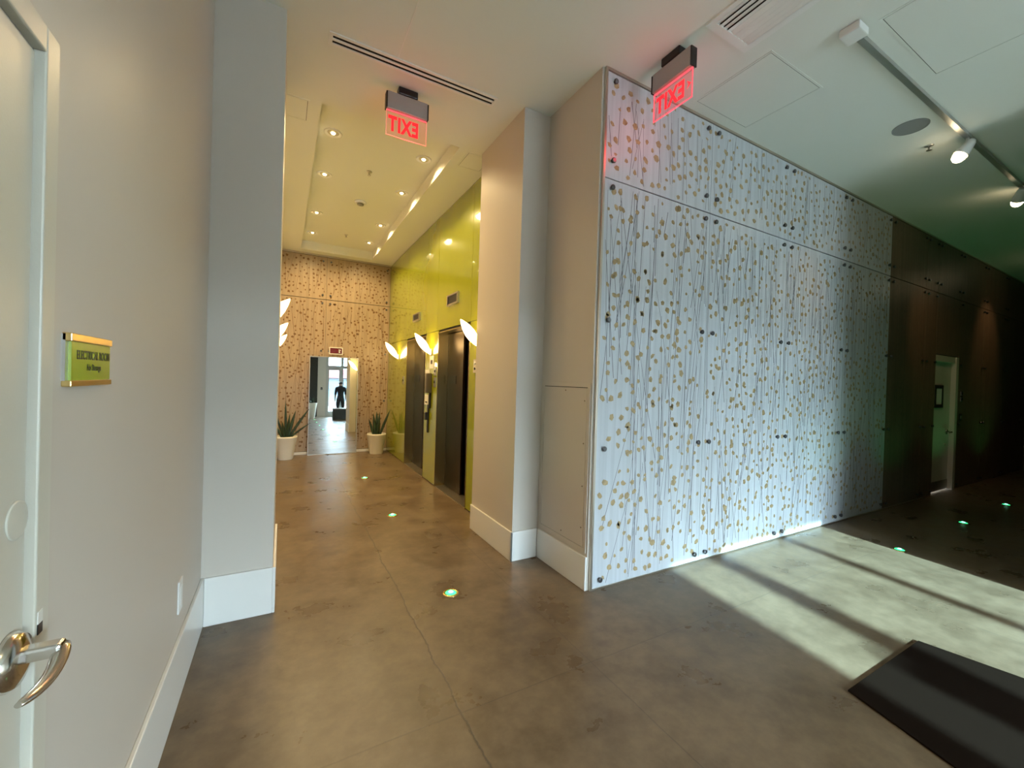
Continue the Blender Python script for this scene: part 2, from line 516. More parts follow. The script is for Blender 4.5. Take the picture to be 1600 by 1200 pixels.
t2 = MB(); t2.box(1.955, XR, 2.262, 2.29, 3.694, H); struct('trim_2', t2, M_alu)
t3 = MB(); t3.box(1.957, DX0-0.03, 2.264, 2.269, 0.0, 0.012); struct('trim_3', t3, M_alu)

c = MB().box(-0.6, 2.2, YB+0.022, YB+0.3, 0, H)
wall_b = struct('wall_back', c, M_gap, 'end wall of pressed leaf panels behind the leaning mirror')
leaf_wall(wall_b, [(-0.215, 0.675), (0.675, 1.845)], 'tan', ((0.055, 2.888, (1.0, 1.93, 2.82)), (2.894, 3.68, (2.97, 3.6))), 300, YB)
struct('trim_4', MB().box(-0.215, 1.845, 8.486, 8.5, 3.683, H), M_alu)

# the other enclosing walls, plus an added light-blocking partition
struct('wall_far_right', MB().box(XR, XR+0.3, YF-0.2, 2.6, 0, H), M_lounge)
c = MB()
c.box(XL-0.3, WIN[0], YF-0.2, YF, 0, H)
c.box(WIN[1], 5.05, YF-0.2, YF, 0, H)
struct('wall_lounge', MB().box(5.10, XR+0.3, YF-0.2, YF, 0, H), M_lounge)
c.box(WIN[0], WIN[1], YF-0.2, YF, WIN[2], H)
struct('wall_front', c, M_wall, 'grey painted entrance wall seen in the mirror')
struct('wall_light_blocker', MB().box(4.95, 5.10, YF, 0.79, 0, H), M_wall)  # unseen partition added to keep window light off the panels' right end

# ------------------------------------------------------------------ entrance glazing (behind the camera, seen in the mirror)
fr = MB()
x0, x1, zh, yw = WIN
bars = [1.62, 2.35, 3.36, 4.33]
for i, b in enumerate(bars):
    hw = 0.055
    cx = min(max(b, x0+hw), x1-hw)
    fr.box(cx-hw, cx+hw, yw-0.13, yw-0.03, 0, zh)
for z0, z1 in ((0, 0.10), (2.36, 2.48), (zh-0.06, zh)):
    fr.box(x0, x1, yw-0.12, yw-0.04, z0, z1)
win = struct('window_1', fr, M_frame, 'grey framed glass entrance doors with transoms seen in the mirror')
for a, b in zip(bars, bars[1:]):
    for z0, z1 in ((0.10, 2.36), (2.48, zh-0.06)):
        MB().box(a+0.02, b-0.02, yw-0.084, yw-0.076, z0-0.01, z1+0.01).build('pane', M_glass, win)
for a, b, z0, z1 in ((1.675, 1.76, 0.10, 2.36), (2.215, 2.295, 0.10, 2.36), (1.76, 2.215, 2.27, 2.36), (1.76, 2.215, 0.10, 0.26)):
    MB().box(a, b, yw-0.10, yw-0.055, z0, z1).build('door_stile', M_frame, win)
MB().box(1.78, 1.80, yw-0.03, yw+0.035, 0.9, 1.3).build('pull_handle', M_steel, win)

struct('sun_cut_canopy', MB().box(0.9, 5.1, -7.42, YF-0.2, 3.0, 3.12), M_frame, 'added unseen canopy over the entrance doors that cuts the sun')  # canopy added out of view to stop sun above the leaf wall's base
# outside: street and a low building over the road
struct('street', MB().box(-30, 40, -40, YF-0.4, -0.2, -0.05), M_street)
bl = thing('building', (2, -27, 0), 'low white shop building with red awning over the street, in the mirror', 'building')
MB().box(-12, 18, -33, -27, -0.05, 4.6).build('shop_wall', M_bwhite, bl)
MB().prism([(-12, -27), (18, -27), (18, -25.6), (-12, -25.6)], 2.6, 3.4).build('awning', M_bpink, bl)
for i in range(8):
    wx = -11 + i*3.6
    w_ = MB().box(wx, wx+2.6, -27.04, -26.98, 0.4, 2.4).build('shop_window', M_bdark, bl)
    for a_, b_ in ((wx-0.05, wx), (wx+2.6, wx+2.65), (wx+1.27, wx+1.33)):
        MB().box(a_, b_, -27.07, -26.98, 0.35, 2.45).build('window_post', M_bwhite, w_)

# ------------------------------------------------------------------ lift wall of lime glass
GX = 1.845
E1 = (4.34, 5.44); E2 = (5.99, 7.08); EH = 2.11
c = MB()
for a, b in ((3.77, E1[0]), (E1[1], E2[0]), (E2[1], 8.52)):
    c.box(GX+0.016, 2.4, a, b, 0, H)
for a, b in (E1, E2):
    c.box(GX+0.016, 2.4, a, b, EH, H)
    c.box(2.12, 2.4, a, b, 0, EH)
wall_e = struct('wall_elevator', c, M_gap, 'lime green glass wall around the two lifts')
def gpanel(y0, y1, z0, z1):
    return MB().box(GX, GX+0.014, y0+0.003, y1-0.003, z0+0.003, z1-0.003).build('glass_panel', M_green, wall_e)
for a, b in ((3.775, E1[0]), (E1[1], E2[0]), (E2[1]+0.02, 8.495)):
    gpanel(a, b, 0.012, 2.135)
gt = [3.775, 4.336, 5.51, 5.996, 7.093, 8.495]
for a, b in zip(gt, gt[1:]):
    gpanel(a, b, 2.135, 3.705)

def elevator(y0, y1, label):
    e = thing('elevator', (1.98, (y0+y1)/2, 0), label, 'elevator', None)
    f = MB()
    f.box(GX-0.004, 2.06, y1-0.014, y1, 0, EH); f.box(GX-0.004, 2.06, y0, y0+0.014, 0, EH)
    f.box(GX-0.004, 2.06, y0+0.014, y1-0.014, EH-0.014, EH)
    f.build('door_frame', M_frame_e, e)
    mid = (y0+y1)/2
    d1 = MB().box(1.985, 2.015, mid-0.02, y1-0.016, 0.012, EH-0.02).build('sliding_door', M_bronze, e, bevel=0.002)
    MB().box(2.03, 2.055, y0+0.016, mid+0.03, 0.012, EH-0.02).build('sliding_door', M_bronze, e, bevel=0.002)
    MB().box(GX+0.002, 2.08, y0+0.014, y1-0.014, 0.0, 0.011).build('sill', M_alu, e)
    pl = MB().box(1.979, 1.985, mid+0.2, mid+0.43, 1.415, 1.525).build('door_plaque', M_black, d1)
    return e
M_frame_e = mat('lift_frame_metal', (0.55, 0.48, 0.26), 0.25, 1.0)
elevator(E1[0], E1[1], 'dark bronze lift doors nearest the cream pier')
elevator(E2[0], E2[1], 'dark bronze lift doors farther along, nearer the leaning mirror')

def indicator(y0, y1, z0, z1, label):
    t = thing('floor_indicator', (GX, (y0+y1)/2, z0), label, 'display', 'lift floor indicators')
    f = MB()
    f.box(GX-0.025, GX, y0, y1, z0, z0+0.018); f.box(GX-0.025, GX, y0, y1, z1-0.018, z1)
    f.box(GX-0.025, GX, y0, y0+0.03, z0+0.018, z1-0.018); f.box(GX-0.025, GX, y1-0.03, y1, z0+0.018, z1-0.018)
    f.build('bezel', M_steel, t)
    MB().box(GX-0.012, GX, y0+0.03, y1-0.03, z0+0.018, z1-0.018).build('screen', M_black, t)
indicator(4.71, 5.09, 2.41, 2.545, 'steel framed dark indicator above the lift nearest the pier')
indicator(6.33, 6.69, 2.385, 2.505, 'steel framed dark indicator above the farther lift')

def callplate(name, y, z0, z1, w, label, cat, buttons):
    t = thing(name, (GX, y, z0), label, cat)
    MB().box(GX-0.010, GX, y-w/2, y+w/2, z0, z1).build('face_plate', M_steel, t, bevel=0.002)
    for bz, rr, mm in buttons:
        MB().lathe((GX-0.010, y, bz), [(rr, 0), (rr, -0.006), (rr*0.7, -0.009)], 14, 'X').build('button', mm, t)
callplate('call_station', 4.165, 1.555, 1.70, 0.085, 'steel call button plate on the lime glass beside the pier', 'call button', ((1.66, 0.018, M_white), (1.60, 0.014, M_black)))
callplate('call_station', 5.53, 1.52, 1.64, 0.09, 'upper steel call plate on the lime post between the lifts', 'call button', ((1.58, 0.02, M_black),))
callplate('call_station', 5.53, 1.36, 1.495, 0.09, 'lower steel call plate on the lime post between the lifts', 'call button', ((1.43, 0.02, M_black),))
callplate('call_station', 7.25, 1.36, 1.50, 0.09, 'steel call plate on lime glass right beside the far lift', 'call button', ((1.43, 0.02, M_black),))

def wall_notice(name, y0, y1, z0, z1, label, ink):
    t = thing(name, (GX, (y0+y1)/2, z0), label, 'notice')
    MB().box(GX-0.008, GX, y0, y1, z0, z1).build('backing', M_paper, t)
    for a, b, cz, d in ink:
        MB().box(GX-0.009, GX-0.008, a, b, cz, d).build('print', M_black, t)
wall_notice('fire_notice', 5.60, 5.78, 1.62, 1.80, 'square cream notice highest on the lime post between the lifts', [(5.65, 5.73, 1.68, 1.74)])
wall_notice('lift_notice', 5.77, 5.97, 1.30, 1.60, 'tall white notice with dark box at lime post edge', [(5.81, 5.91, 1.34, 1.55)])
wall_notice('lift_notice', 5.80, 5.97, 1.09, 1.24, 'small white card low on the lime post between the lifts', [(5.84, 5.93, 1.12, 1.14)])
t = thing('hand_dispenser', (GX, 5.70, 1.05), 'slim bronze dispenser with dark drip stem on the lime post', 'dispenser')
MB().box(GX-0.085, GX, 5.66, 5.74, 1.27, 1.55).build('dispenser_body', M_kick, t, bevel=0.012)
MB().box(GX-0.03, GX, 5.685, 5.715, 1.05, 1.27).build('stem', M_black, t, bevel=0.005)
t = thing('umbrella_hook', (GX, 5.78, 0.70), 'narrow black bracket hanging low on the lime post', 'bracket')
MB().box(GX-0.02, GX, 5.755, 5.80, 0.70, 1.10).build('backplate', M_black, t, bevel=0.006)
MB().box(GX-0.055, GX-0.02, 5.75, 5.81, 0.88, 0.99).build('clasp', M_black, t, bevel=0.008)

# ------------------------------------------------------------------ wall sconces: pointed frosted buds leaning off the wall
def sconce(wx, s, y, label):
    t = thing('wall_sconce', (wx, y, 1.82), label, 'wall light', 'petal wall sconces')
    B = Vector((wx + s*0.012, y, 1.815)); T = Vector((wx + s*0.25, y, 2.10))
    ax = (T-B).normalized(); side = Vector((0, 1, 0)); nrm = ax.cross(side)
    prof = [(0, 0.004), (0.1, 0.026), (0.22, 0.048), (0.38, 0.066), (0.55, 0.070), (0.72, 0.058), (0.86, 0.036), (0.95, 0.017), (1.0, 0.003)]
    L = (T-B).length
    rings = []
    for tt, rad in prof:
        cpt = B + ax*(tt*L) + nrm*(-s*0.0)
        rings.append([tuple(cpt + side*rad*1.12*math.cos(a) + nrm*rad*0.72*math.sin(a)) for a in [2*math.pi*i/16 for i in range(16)]])
    MB().ring_loft(rings).build('glass_shade', M_sconce, t)
    MB().box(min(wx, wx+s*0.02), max(wx, wx+s*0.02), y-0.03, y+0.03, 1.80, 1.90).build('wall_bracket', M_steel, t, bevel=0.004)
for y, l in ((4.02, 'lit petal sconce on lime glass half hidden by the pier'),
             (5.72, 'lit petal sconce on the lime post between the lifts'),
             (7.62, 'lit petal sconce on lime glass nearest the end wall')):
    sconce(GX, -1, y, l)
for y, l in ((3.90, 'topmost of three lit petal sconces behind the bluish pillar'),
             (5.73, 'middle of three lit petal sconces behind the bluish pillar'),
             (7.48, 'lowest looking of three lit petal sconces behind the bluish pillar')):
    sconce(-0.215, 1, y, l)

# ------------------------------------------------------------------ ceiling fittings over the lift lobby
ZT = H + TD
def downlight(x, y, z, label, power, group='recessed lobby downlights', vis=1.0):
    t = thing('downlight', (x, y, z), label, 'ceiling light', group)
    MB().lathe((x, y, z), [(0.052, -0.001), (0.075, -0.012), (0.082, -0.010), (0.084, 0.0), (0.052, 0.0)], 24, caps=False).build('trim_ring', M_white, t)
    MB().lathe((x, y, z), [(0.053, -0.0015), (0.048, -0.003)], 20).build('reflector', M_dull, t)
    MB().lathe((x, y, z), [(0.022, -0.0035), (0.016, -0.012), (0.004, -0.014)], 14).build('lamp', M_lamp, t)
    light('downlight_beam', 'SPOT', (x, y, z-0.03), power, WARM, (0, 0, -1), spot_size=R(150 if z > H + 0.01 else 128), spot_blend=0.6, shadow_soft_size=0.07)
M_dull = mat('downlight_reflector', (0.55, 0.50, 0.38), 0.4, 0.3)
row = ('first', 'second', 'third', 'fourth')
for i, y in enumerate((4.46, 5.42, 6.75, 7.74)):
    downlight(0.375, y, ZT, '%s recessed downlight from the front in the left row of the tray' % row[i], 46)
    downlight(1.285, y, ZT, '%s recessed downlight from the front in the right row of the tray' % row[i], 46)

def sprinkler(x, y, z, label):
    t = thing('sprinkler_head', (x, y, z), label, 'sprinkler', 'fire sprinklers')
    MB().lathe((x, y, z), [(0.032, 0), (0.030, -0.006), (0.012, -0.009)], 16).build('escutcheon', M_steel, t)
    MB().lathe((x, y, z-0.009), [(0.008, 0), (0.007, -0.03), (0.020, -0.032), (0.020, -0.036)], 12).build('deflector', M_steel, t)
sprinkler(0.823, 5.07, ZT, 'small metal sprinkler in the tray between second downlights')
sprinkler(0.877, 7.53, ZT, 'small metal sprinkler in the tray near the end wall')
sprinkler(5.04, 1.48, H, 'small dark sprinkler on the ceiling beside the track light')
t = thing('smoke_detector', (0.87, 6.0, ZT), 'round smoke detector at the middle of the ceiling tray', 'smoke detector')
MB().lathe((0.87, 6.0, ZT), [(0.075, 0), (0.078, -0.012), (0.066, -0.030)], 24).build('base_ring', M_white, t)
MB().lathe((0.87, 6.0, ZT-0.030), [(0.045, 0), (0.042, -0.016), (0.020, -0.022)], 20).build('sensor_cap', M_grey, t)

def hatch(x0, x1, y0, y1, z, label):
    t = thing('ceiling_hatch', ((x0+x1)/2, (y0+y1)/2, z), label, 'access panel', 'ceiling access panels')
    f = MB()
    f.box(x0, x1, y0, y0+0.014, z-0.003, z); f.box(x0, x1, y1-0.014, y1, z-0.003, z)
    f.box(x0, x0+0.014, y0+0.014, y1-0.014, z-0.003, z); f.box(x1-0.014, x1, y0+0.014, y1-0.014, z-0.003, z)
    f.build('frame', M_ceil, t)
    MB().box(x0+0.014, x1-0.014, y0+0.014, y1-0.014, z-0.0012, z).build('shadow_gap', M_shadowgap, t)
    MB().box(x0+0.018, x1-0.018, y0+0.018, y1-0.018, z-0.003, z-0.0012).build('hatch_door', M_ceil, t)
M_shadowgap = mat('hatch_gap', (0.16, 0.15, 0.13), 0.9)
hatch(-0.15, 0.14, 3.79, 4.12, H, 'flush ceiling hatch beside the bluish pillar')
hatch(1.535, 1.80, 3.80, 4.11, H, 'flush ceiling hatch above the cream pier')
hatch(2.77, 3.43, 1.60, 2.19, H, 'square flush ceiling hatch beside the leaf wall and air grille')
hatch(3.075, 3.95, 0.45, 1.15, H, 'large flush ceiling hatch beyond the track light')

# slot diffuser
t = thing('slot_diffuser', (0.83, 3.02, H), 'long two slot air diffuser in the ceiling before the lift lobby', 'air vent')
f = MB()
for y0, y1 in ((2.962, 2.984), (3.010, 3.028), (3.054, 3.078)):
    f.box(0.235, 1.42, y0, y1, H-0.008, H)
f.box(0.213, 0.235, 2.962, 3.078, H-0.008, H); f.box(1.42, 1.44, 2.962, 3.078, H-0.008, H)
f.build('frame', M_trim, t)
for y0, y1 in ((2.984, 3.010), (3.028, 3.054)):
    MB().box(0.235, 1.42, y0, y1, H-0.002, H).build('slot', M_slot, t)

# square louvred grille
t = thing('ceiling_grille', (2.43, 1.4, H), 'white louvred air grille, half its slots black, beside the exit sign', 'air vent')
f = MB()
gx0, gx1, gy0, gy1 = 2.228, 2.63, 1.02, 1.70
f.box(gx0, gx1, gy1-0.05, gy1, H-0.012, H); f.box(gx0, gx1, gy0, gy0+0.05, H-0.012, H)
f.box(gx0, gx0+0.035, gy0+0.05, gy1-0.05, H-0.012, H); f.box(gx1-0.045, gx1, gy0+0.05, gy1-0.05, H-0.012, H)
f.build('frame', M_trim, t)
MB().box(gx0+0.035, gx1-0.045, gy0+0.05, gy1-0.05, H-0.002, H).build('duct_opening', M_slot, t)
n = 9
for i in range(n):
    cx = gx0 + 0.05 + i*(gx1-gx0-0.11)/(n-1)
    dx = -0.016 if i < 4 else 0.016          # blades turn to either side of the middle
    b = MB()
    b._add([(cx-0.002+dx, gy0+0.05, H-0.012), (cx+0.002+dx, gy0+0.05, H-0.012), (cx+0.002-dx, gy0+0.05, H-0.002), (cx-0.002-dx, gy0+0.05, H-0.002),
            (cx-0.002+dx, gy1-0.05, H-0.012), (cx+0.002+dx, gy1-0.05, H-0.012), (cx+0.002-dx, gy1-0.05, H-0.002), (cx-0.002-dx, gy1-0.05, H-0.002)],
           [(0, 1, 2, 3), (7, 6, 5, 4), (0, 4, 5, 1), (1, 5, 6, 2), (2, 6, 7, 3), (3, 7, 4, 0)])
    b.build('slat', M_trim, t)

struct('trim_5', MB().box(0.648, 0.655, 1.6, 2.955, H-0.0015, H), M_trim)
# speaker
t = thing('ceiling_speaker', (4.56, 1.46, H), 'round grey ceiling speaker near the first track lamp', 'speaker')
MB().lathe((4.56, 1.46, H), [(0.118, 0), (0.118, -0.006), (0.108, -0.008), (0.106, 0)], 32, caps=False).build('rim', M_grey, t)
MB().lathe((4.56, 1.46, H), [(0.107, 0), (0.107, -0.005)], 32).build('speaker_mesh', M_grey, t)

# ------------------------------------------------------------------ exit signs
def exit_sign(origin, u, n, label, arrow):
    """origin: ceiling point; u: direction of reading (left to right) seen from the front, n: the way the front faces"""
    O = Vector(origin); u = Vector(u); n = Vector(n); zz = Vector((0, 0, 1))
    t = thing('exit_sign', tuple(O), label, 'exit sign', 'red exit signs')
    def slab(name, a0, a1, z0, z1, d0, d1, m, bevel=0.0, parent=None):
        pts = []
        xs = sorted((O+u*a0+n*d0).to_tuple()[:1]+(O+u*a1+n*d1).to_tuple()[:1])
        ys = sorted(((O+u*a0+n*d0).y, (O+u*a1+n*d1).y))
        return MB().box(xs[0], xs[1], ys[0], ys[1], O.z+z0, O.z+z1).build(name, m, parent or t, bevel)
    slab('ceiling_canopy', -0.075, 0.075, -0.055, 0.0, -0.035, 0.035, M_black, 0.006)
    slab('housing', -0.155, 0.155, -0.185, -0.055, -0.026, 0.026, M_cover, 0.004)
    slab('end_cap', -0.165, -0.155, -0.185, -0.06, -0.028, 0.028, M_black, 0.003)
    slab('end_cap', 0.155, 0.165, -0.185, -0.06, -0.028, 0.028, M_black, 0.003)
    p = slab('acrylic_panel', -0.155, 0.155, -0.375, -0.185, -0.004, 0.004, M_acryl2 if arrow else M_acryl)
    slab('lit_edge', -0.155, 0.155, -0.379, -0.375, -0.004, 0.004, M_edge if arrow else M_edge1, parent=p)
    slab('lit_edge', -0.159, -0.155, -0.379, -0.186, -0.004, 0.004, M_edge if arrow else M_edge1, parent=p)
    slab('lit_edge', 0.155, 0.159, -0.379, -0.186, -0.004, 0.004, M_edge if arrow else M_edge1, parent=p)
    slab('lit_edge', -0.155, 0.155, -0.191, -0.186, -0.006, 0.006, M_edge, parent=p)
    off = 0.022
    mt = frame_mtx(O + u*off + n*0.0045 - zz*0.285, u, zz)
    text_mesh('lettering', 'EXIT', 0.156, M_exit, p, mt, 0.0006, 0.0065, sx=0.66)
    if arrow:
        c0 = O - u*0.128 + n*0.0045 - zz*0.275
        pts = [c0 - u*0.016, c0 + u*0.016 + zz*0.028, c0 + u*0.006, c0 + u*0.016 - zz*0.028]
        MB()._add([tuple(q) for q in pts] + [tuple(q + n*0.001) for q in pts],
                  [(0, 1, 2), (0, 2, 3), (6, 5, 4), (7, 6, 4), (0, 4, 5, 1), (1, 5, 6, 2), (2, 6, 7, 3), (3, 7, 4, 0)]).build('arrow', M_exit, p)
    g = light('exit_sign_glow', 'POINT', tuple(O + n*0.0 - zz*0.42), 1.1, (1.0, 0.04, 0.06), shadow_soft_size=0.05)
    return t
exit_sign((0.80, 3.27, H), (-1, 0, 0), (0, 1, 0), 'red lettered clear exit sign hanging before the lift lobby', False)
exit_sign((2.25, 1.955, H), (0, 1, 0), (1, 0, 0), 'red exit sign with arrow hanging beside the leaf wall corner', True)

# ------------------------------------------------------------------ track lighting
t = thing('track_light', (3.0, 1.255, H), 'long ceiling track with lit lamp heads along the leaf wall', 'track light')
MB().box(3.06, 12.2, 1.237, 1.273, H-0.03, H).build('track_rail', M_frame, t)
MB().box(2.97, 3.09, 1.20, 1.31, H-0.05, H).build('feed_box', M_white, t, bevel=0.008)
def track_head(x, lit, aim):
    hd = MB()
    p0 = Vector((x, 1.255, H-0.03)); p1 = p0 - Vector((0, 0, 0.07))
    hd.tube([p0, p1], 0.012, 8)
    d = Vector(aim).normalized()
    a = p1 - d*0.06; b = p1 + d*0.075
    hd.tube([a, a + d*0.02, b - d*0.01, b], [0.022, 0.034, 0.05, 0.052], 16)
    ob = hd.build('track_head', M_white if lit else M_black, t)
    if lit:
        lb = MB().tube([b - d*0.005, b + d*0.02, b + d*0.045, b + d*0.06, b + d*0.066], [0.044, 0.046, 0.038, 0.022, 0.006], 16).build('lamp', M_track_lamp, ob)
        light('track_beam', 'SPOT', tuple(b + d*0.075), lit, (1.0, 0.62, 0.30), tuple(d), spot_size=R(64), spot_blend=0.9, shadow_soft_size=0.04)
track_head(5.10, 13, (-0.35, 0.55, -1.0))
track_head(6.75, 16, (2.0, 1.15, -2.2))
track_head(8.75, 0, (0.6, 0.4, -0.6))
track_head(10.5, 12, (0.0, 0.8, -1.0))

# ------------------------------------------------------------------ green lights let into the floor
def floor_light(x, y, label, pw):
    t = thing('floor_light', (x, y, 0), label, 'floor light', 'green lights set in the floor')
    MB().lathe((x, y, 0), [(0.056, 0.0), (0.054, 0.005), (0.040, 0.006), (0.038, 0.0)], 24, caps=False).build('metal_ring', M_brass, t)
    MB().lathe((x, y, 0), [(0.0385, 0.0005), (0.036, 0.005), (0.026, 0.010)], 20).build('lens', M_led, t)
    MB().lathe((x, y, 0.0101), [(0.018, 0.0), (0.012, 0.005), (0.003, 0.007)], 14).build('led', M_ledcore, t)
    light('floor_light_beam', 'SPOT', (x, y, 0.03), pw, (0.10, 1.0, 0.25), (0, 0, 1), spot_size=R(120), spot_blend=0.7, shadow_soft_size=0.03)
for x, y, l in ((1.047, 2.67, 'green floor light nearest the viewer, in front of the cream pier'),
                (1.056, 4.46, 'middle green floor light leading to the lifts'),
                (1.07, 6.26, 'farthest green floor light, in front of the mirror')):
    floor_light(x, y, l, 1.5)
for x, y, l in ((5.11, 1.60, 'green floor light at the edge of the sunlit floor'),
                (6.89, 1.61, 'second green floor light along the dark leaf wall'),
                (8.62, 1.62, 'green floor light in front of the far door'),
                (10.4, 1.62, 'green floor light beyond the far door, in the dark')):
    floor_light(x, y, l, 4.5)
floor_light(1.05, 0.85, 'green floor light behind the viewer, reflected in the mirror', 0.6)
floor_light(1.05, -0.95, 'green floor light halfway to the entrance doors, in the mirror', 0.6)
floor_light(1.05, -2.75, 'green floor light nearest the entrance doors, in the mirror', 0.6)

# ------------------------------------------------------------------ electrical room door on the left
d1 = MB().box(XL-0.05, XL+0.006, 0.13, 1.026, 0.012, 2.018)
door1 = struct('door_1', d1, M_door, 'flat cream electrical room door with lever handle', bevel=0.002)
f = MB()
f.box(XL-0.01, XL+0.018, 1.034, 1.082, 0, 2.072); f.box(XL-0.01, XL+0.018, 0.07, 0.122, 0, 2.072); f.box(XL-0.01, XL+0.018, 0.122, 1.034, 2.026, 2.072)
f.build('door_frame', M_door, door1, bevel=0.003)
MB().box(XL-0.03, XL+0.001, 0.122, 1.034, 2.018, 2.026).box(XL-0.03, XL+0.001, 1.026, 1.034, 0.0, 2.018).build('gap_seal', M_cover, door1)
MB().lathe((XL+0.006, 0.998, 1.222), [(0.033, 0), (0.033, 0.0015), (0.030, 0.0025), (0.001, 0.0025)], 28, 'X').build('cover_disc', M_door, door1)
MB().box(XL+0.018, XL+0.0195, 1.040, 1.056, 1.021, 1.043).build('white_sticker', M_paper, door1)
MB().box(XL+0.018, XL+0.0195, 1.040, 1.056, 1.002, 1.021).build('black_sticker', M_black, door1)
hb = MB().lathe((XL+0.006, 0.978, 0.995), [(0.046, 0), (0.046, 0.006), (0.040, 0.016), (0.022, 0.021)], 32, 'X').build('rosette', M_chrome, door1)
lv = MB()
lv.box(XL+0.020, -0.318, 0.968, 0.996, 0.990, 1.012)
lv.build('lever_neck', M_chrome, hb, bevel=0.005)
pts = []
for i in range(13):
    tt = i/12
    pts.append((-0.322 + 0.008*math.sin(math.pi*tt) - 0.005*tt, 0.992 - 0.127*tt, 1.002 - 0.014*tt - 0.012*math.sin(math.pi*tt*0.9)))
MB().tube(pts, [0.009, 0.012, 0.012, 0.012, 0.0115, 0.011, 0.0105, 0.010, 0.0095, 0.009, 0.0085, 0.0075, 0.005], 12, flat=0.75).build('lever', M_chrome, hb)

t = thing('room_sign', (XL, 1.27, 1.44), 'lime electrical room sign with brass rails beside the cream door', 'sign')
MB().box(XL, XL+0.006, 1.162, 1.385, 1.452, 1.548).build('back_plate', M_steel, t)
MB().box(XL, XL+0.016, 1.162, 1.385, 1.533, 1.550).build('brass_rail', M_brass, t, bevel=0.002)
MB().box(XL, XL+0.016, 1.162, 1.385, 1.440, 1.453).build('brass_rail', M_brass, t, bevel=0.002)
fp = MB().box(XL+0.006, XL+0.011, 1.175, 1.388, 1.453, 1.533).build('lime_face', M_lime, t)
mt = frame_mtx((XL+0.0113, 1.291, 1.506), (0, 1, 0), (0, 0, 1))
text_mesh('lettering', 'ELECTRICAL ROOM', 0.026, M_letter, fp, mt, 0.0003, 0.0006, sx=0.80)
mt = frame_mtx((XL+0.0113, 1.291, 1.480), (0, 1, 0), (0, 0, 1))
text_mesh('lettering', 'No Storage', 0.020, M_letter, fp, mt, 0.0003, 0.0004, sx=0.85)

t = thing('wall_outlet', (XL, 2.35, 0.40), 'white electrical outlet low on the left wall', 'outlet')
MB().box(XL, XL+0.007, 2.31, 2.385, 0.39, 0.535).build('cover_plate', M_white, t, bevel=0.002)
MB().box(XL+0.007, XL+0.009, 2.333, 2.362, 0.42, 0.505).build('receptacle', M_white, t)

# access hatch on the pier's short wall
t = thing('access_hatch', (1.92, 2.62, 0.25), 'tall cream access hatch low on the short wall beside the leaf panels', 'access panel')
X0 = 1.919
f = MB(); ya, yb, za, zb = 2.30, 2.918, 0.262, 1.478
fw = 0.030
f.box(X0-0.006, X0, ya, yb, za, za+fw); f.box(X0-0.006, X0, ya, yb, zb-fw, zb)
f.box(X0-0.006, X0, ya, ya+fw, za+fw, zb-fw); f.box(X0-0.006, X0, yb-fw, yb, za+fw, zb-fw)
f.build('flange', M_wall, t, bevel=0.0015)
MB().box(X0-0.0008, X0, ya+fw, yb-fw, za+fw, zb-fw).build('shadow_gap', M_gap, t)
hd = MB().box(X0-0.004, X0-0.0008, ya+fw+0.005, yb-fw-0.003, za+fw+0.003, zb-fw-0.005).build('hatch_door', M_wall, t)
for (y, z) in ((2.36, 1.35), (2.36, 1.04), (2.36, 0.73), (2.36, 0.43), (2.594, 1.42), (2.60, 0.33)):
    MB().lathe((X0-0.004, y, z), [(0.006, 0), (0.005, -0.002)], 10, 'X').build('screw', M_kick, hd)

# ------------------------------------------------------------------ far door in the leaf wall
d2 = MB().box(DX0+0.012, DX1-0.10, 2.32, 2.365, 0.01, DH-0.09)
door2 = struct('door_2', d2, M_door, 'pale door with small black framed window in the dark leaf wall', bevel=0.002)
f = MB()
f.box(DX1-0.10, DX1, 2.262, 2.40, 0, DH); f.box(DX0, DX0+0.012, 2.275, 2.40, 0, DH); f.box(DX0+0.012, DX1-0.10, 2.275, 2.40, DH-0.09, DH)
f.build('door_frame', M_door, door2, bevel=0.003)
f = MB(); wx0, wx1, wz0, wz1 = 8.44, 8.77, 1.27, 1.61
b_ = 0.05
f.box(wx0, wx1, 2.308, 2.32, wz0, wz0+b_); f.box(wx0, wx1, 2.308, 2.32, wz1-b_, wz1)
f.box(wx0, wx0+b_, 2.308, 2.32, wz0+b_, wz1-b_); f.box(wx1-b_, wx1, 2.308, 2.32, wz0+b_, wz1-b_)
wf = f.build('window_frame', M_black, door2)
MB().box(wx0+b_, wx1-b_, 2.314, 2.32, wz0+b_, wz1-b_).build('frosted_pane', M_white, wf)
MB().box(DX0+0.03, DX1-0.11, 2.314, 2.32, 0.02, 0.16).build('kick_plate', M_kick, door2)
h2 = MB().lathe((8.98, 2.32, 0.90), [(0.045, 0), (0.043, -0.012), (0.018, -0.02)], 20, 'Y').build('lever_rosette', M_chrome, door2)
MB().tube([(8.98, 2.30, 0.90), (8.98, 2.262, 0.90), (8.95, 2.252, 0.90), (8.82, 2.256, 0.898)], [0.013, 0.013, 0.013, 0.009], 10).build('lever', M_chrome, h2)
MB().lathe((8.94, 2.32, 0.70), [(0.022, 0), (0.020, -0.006)], 14, 'Y').build('keyhole_cover', M_chrome, door2)
def small_plate(name, x, z, w, h, m, label, cat):
    t = thing(name, (x, 2.27, z), label, cat)
    MB().box(x-w/2, x+w/2, 2.26, 2.27, z, z+h).build('cover_plate', m, t, bevel=0.002)
    MB().box(x-w/5, x+w/5, 2.255, 2.26, z+h*0.25, z+h*0.75).build('toggle', M_black if m is not M_black else M_grey, t)
small_plate('light_switch', 9.38, 1.46, 0.09, 0.07, M_steel, 'upper pale switch plate beside the far door', 'switch')
small_plate('light_switch', 9.38, 1.37, 0.09, 0.07, M_steel, 'lower pale switch plate beside the far door', 'switch')
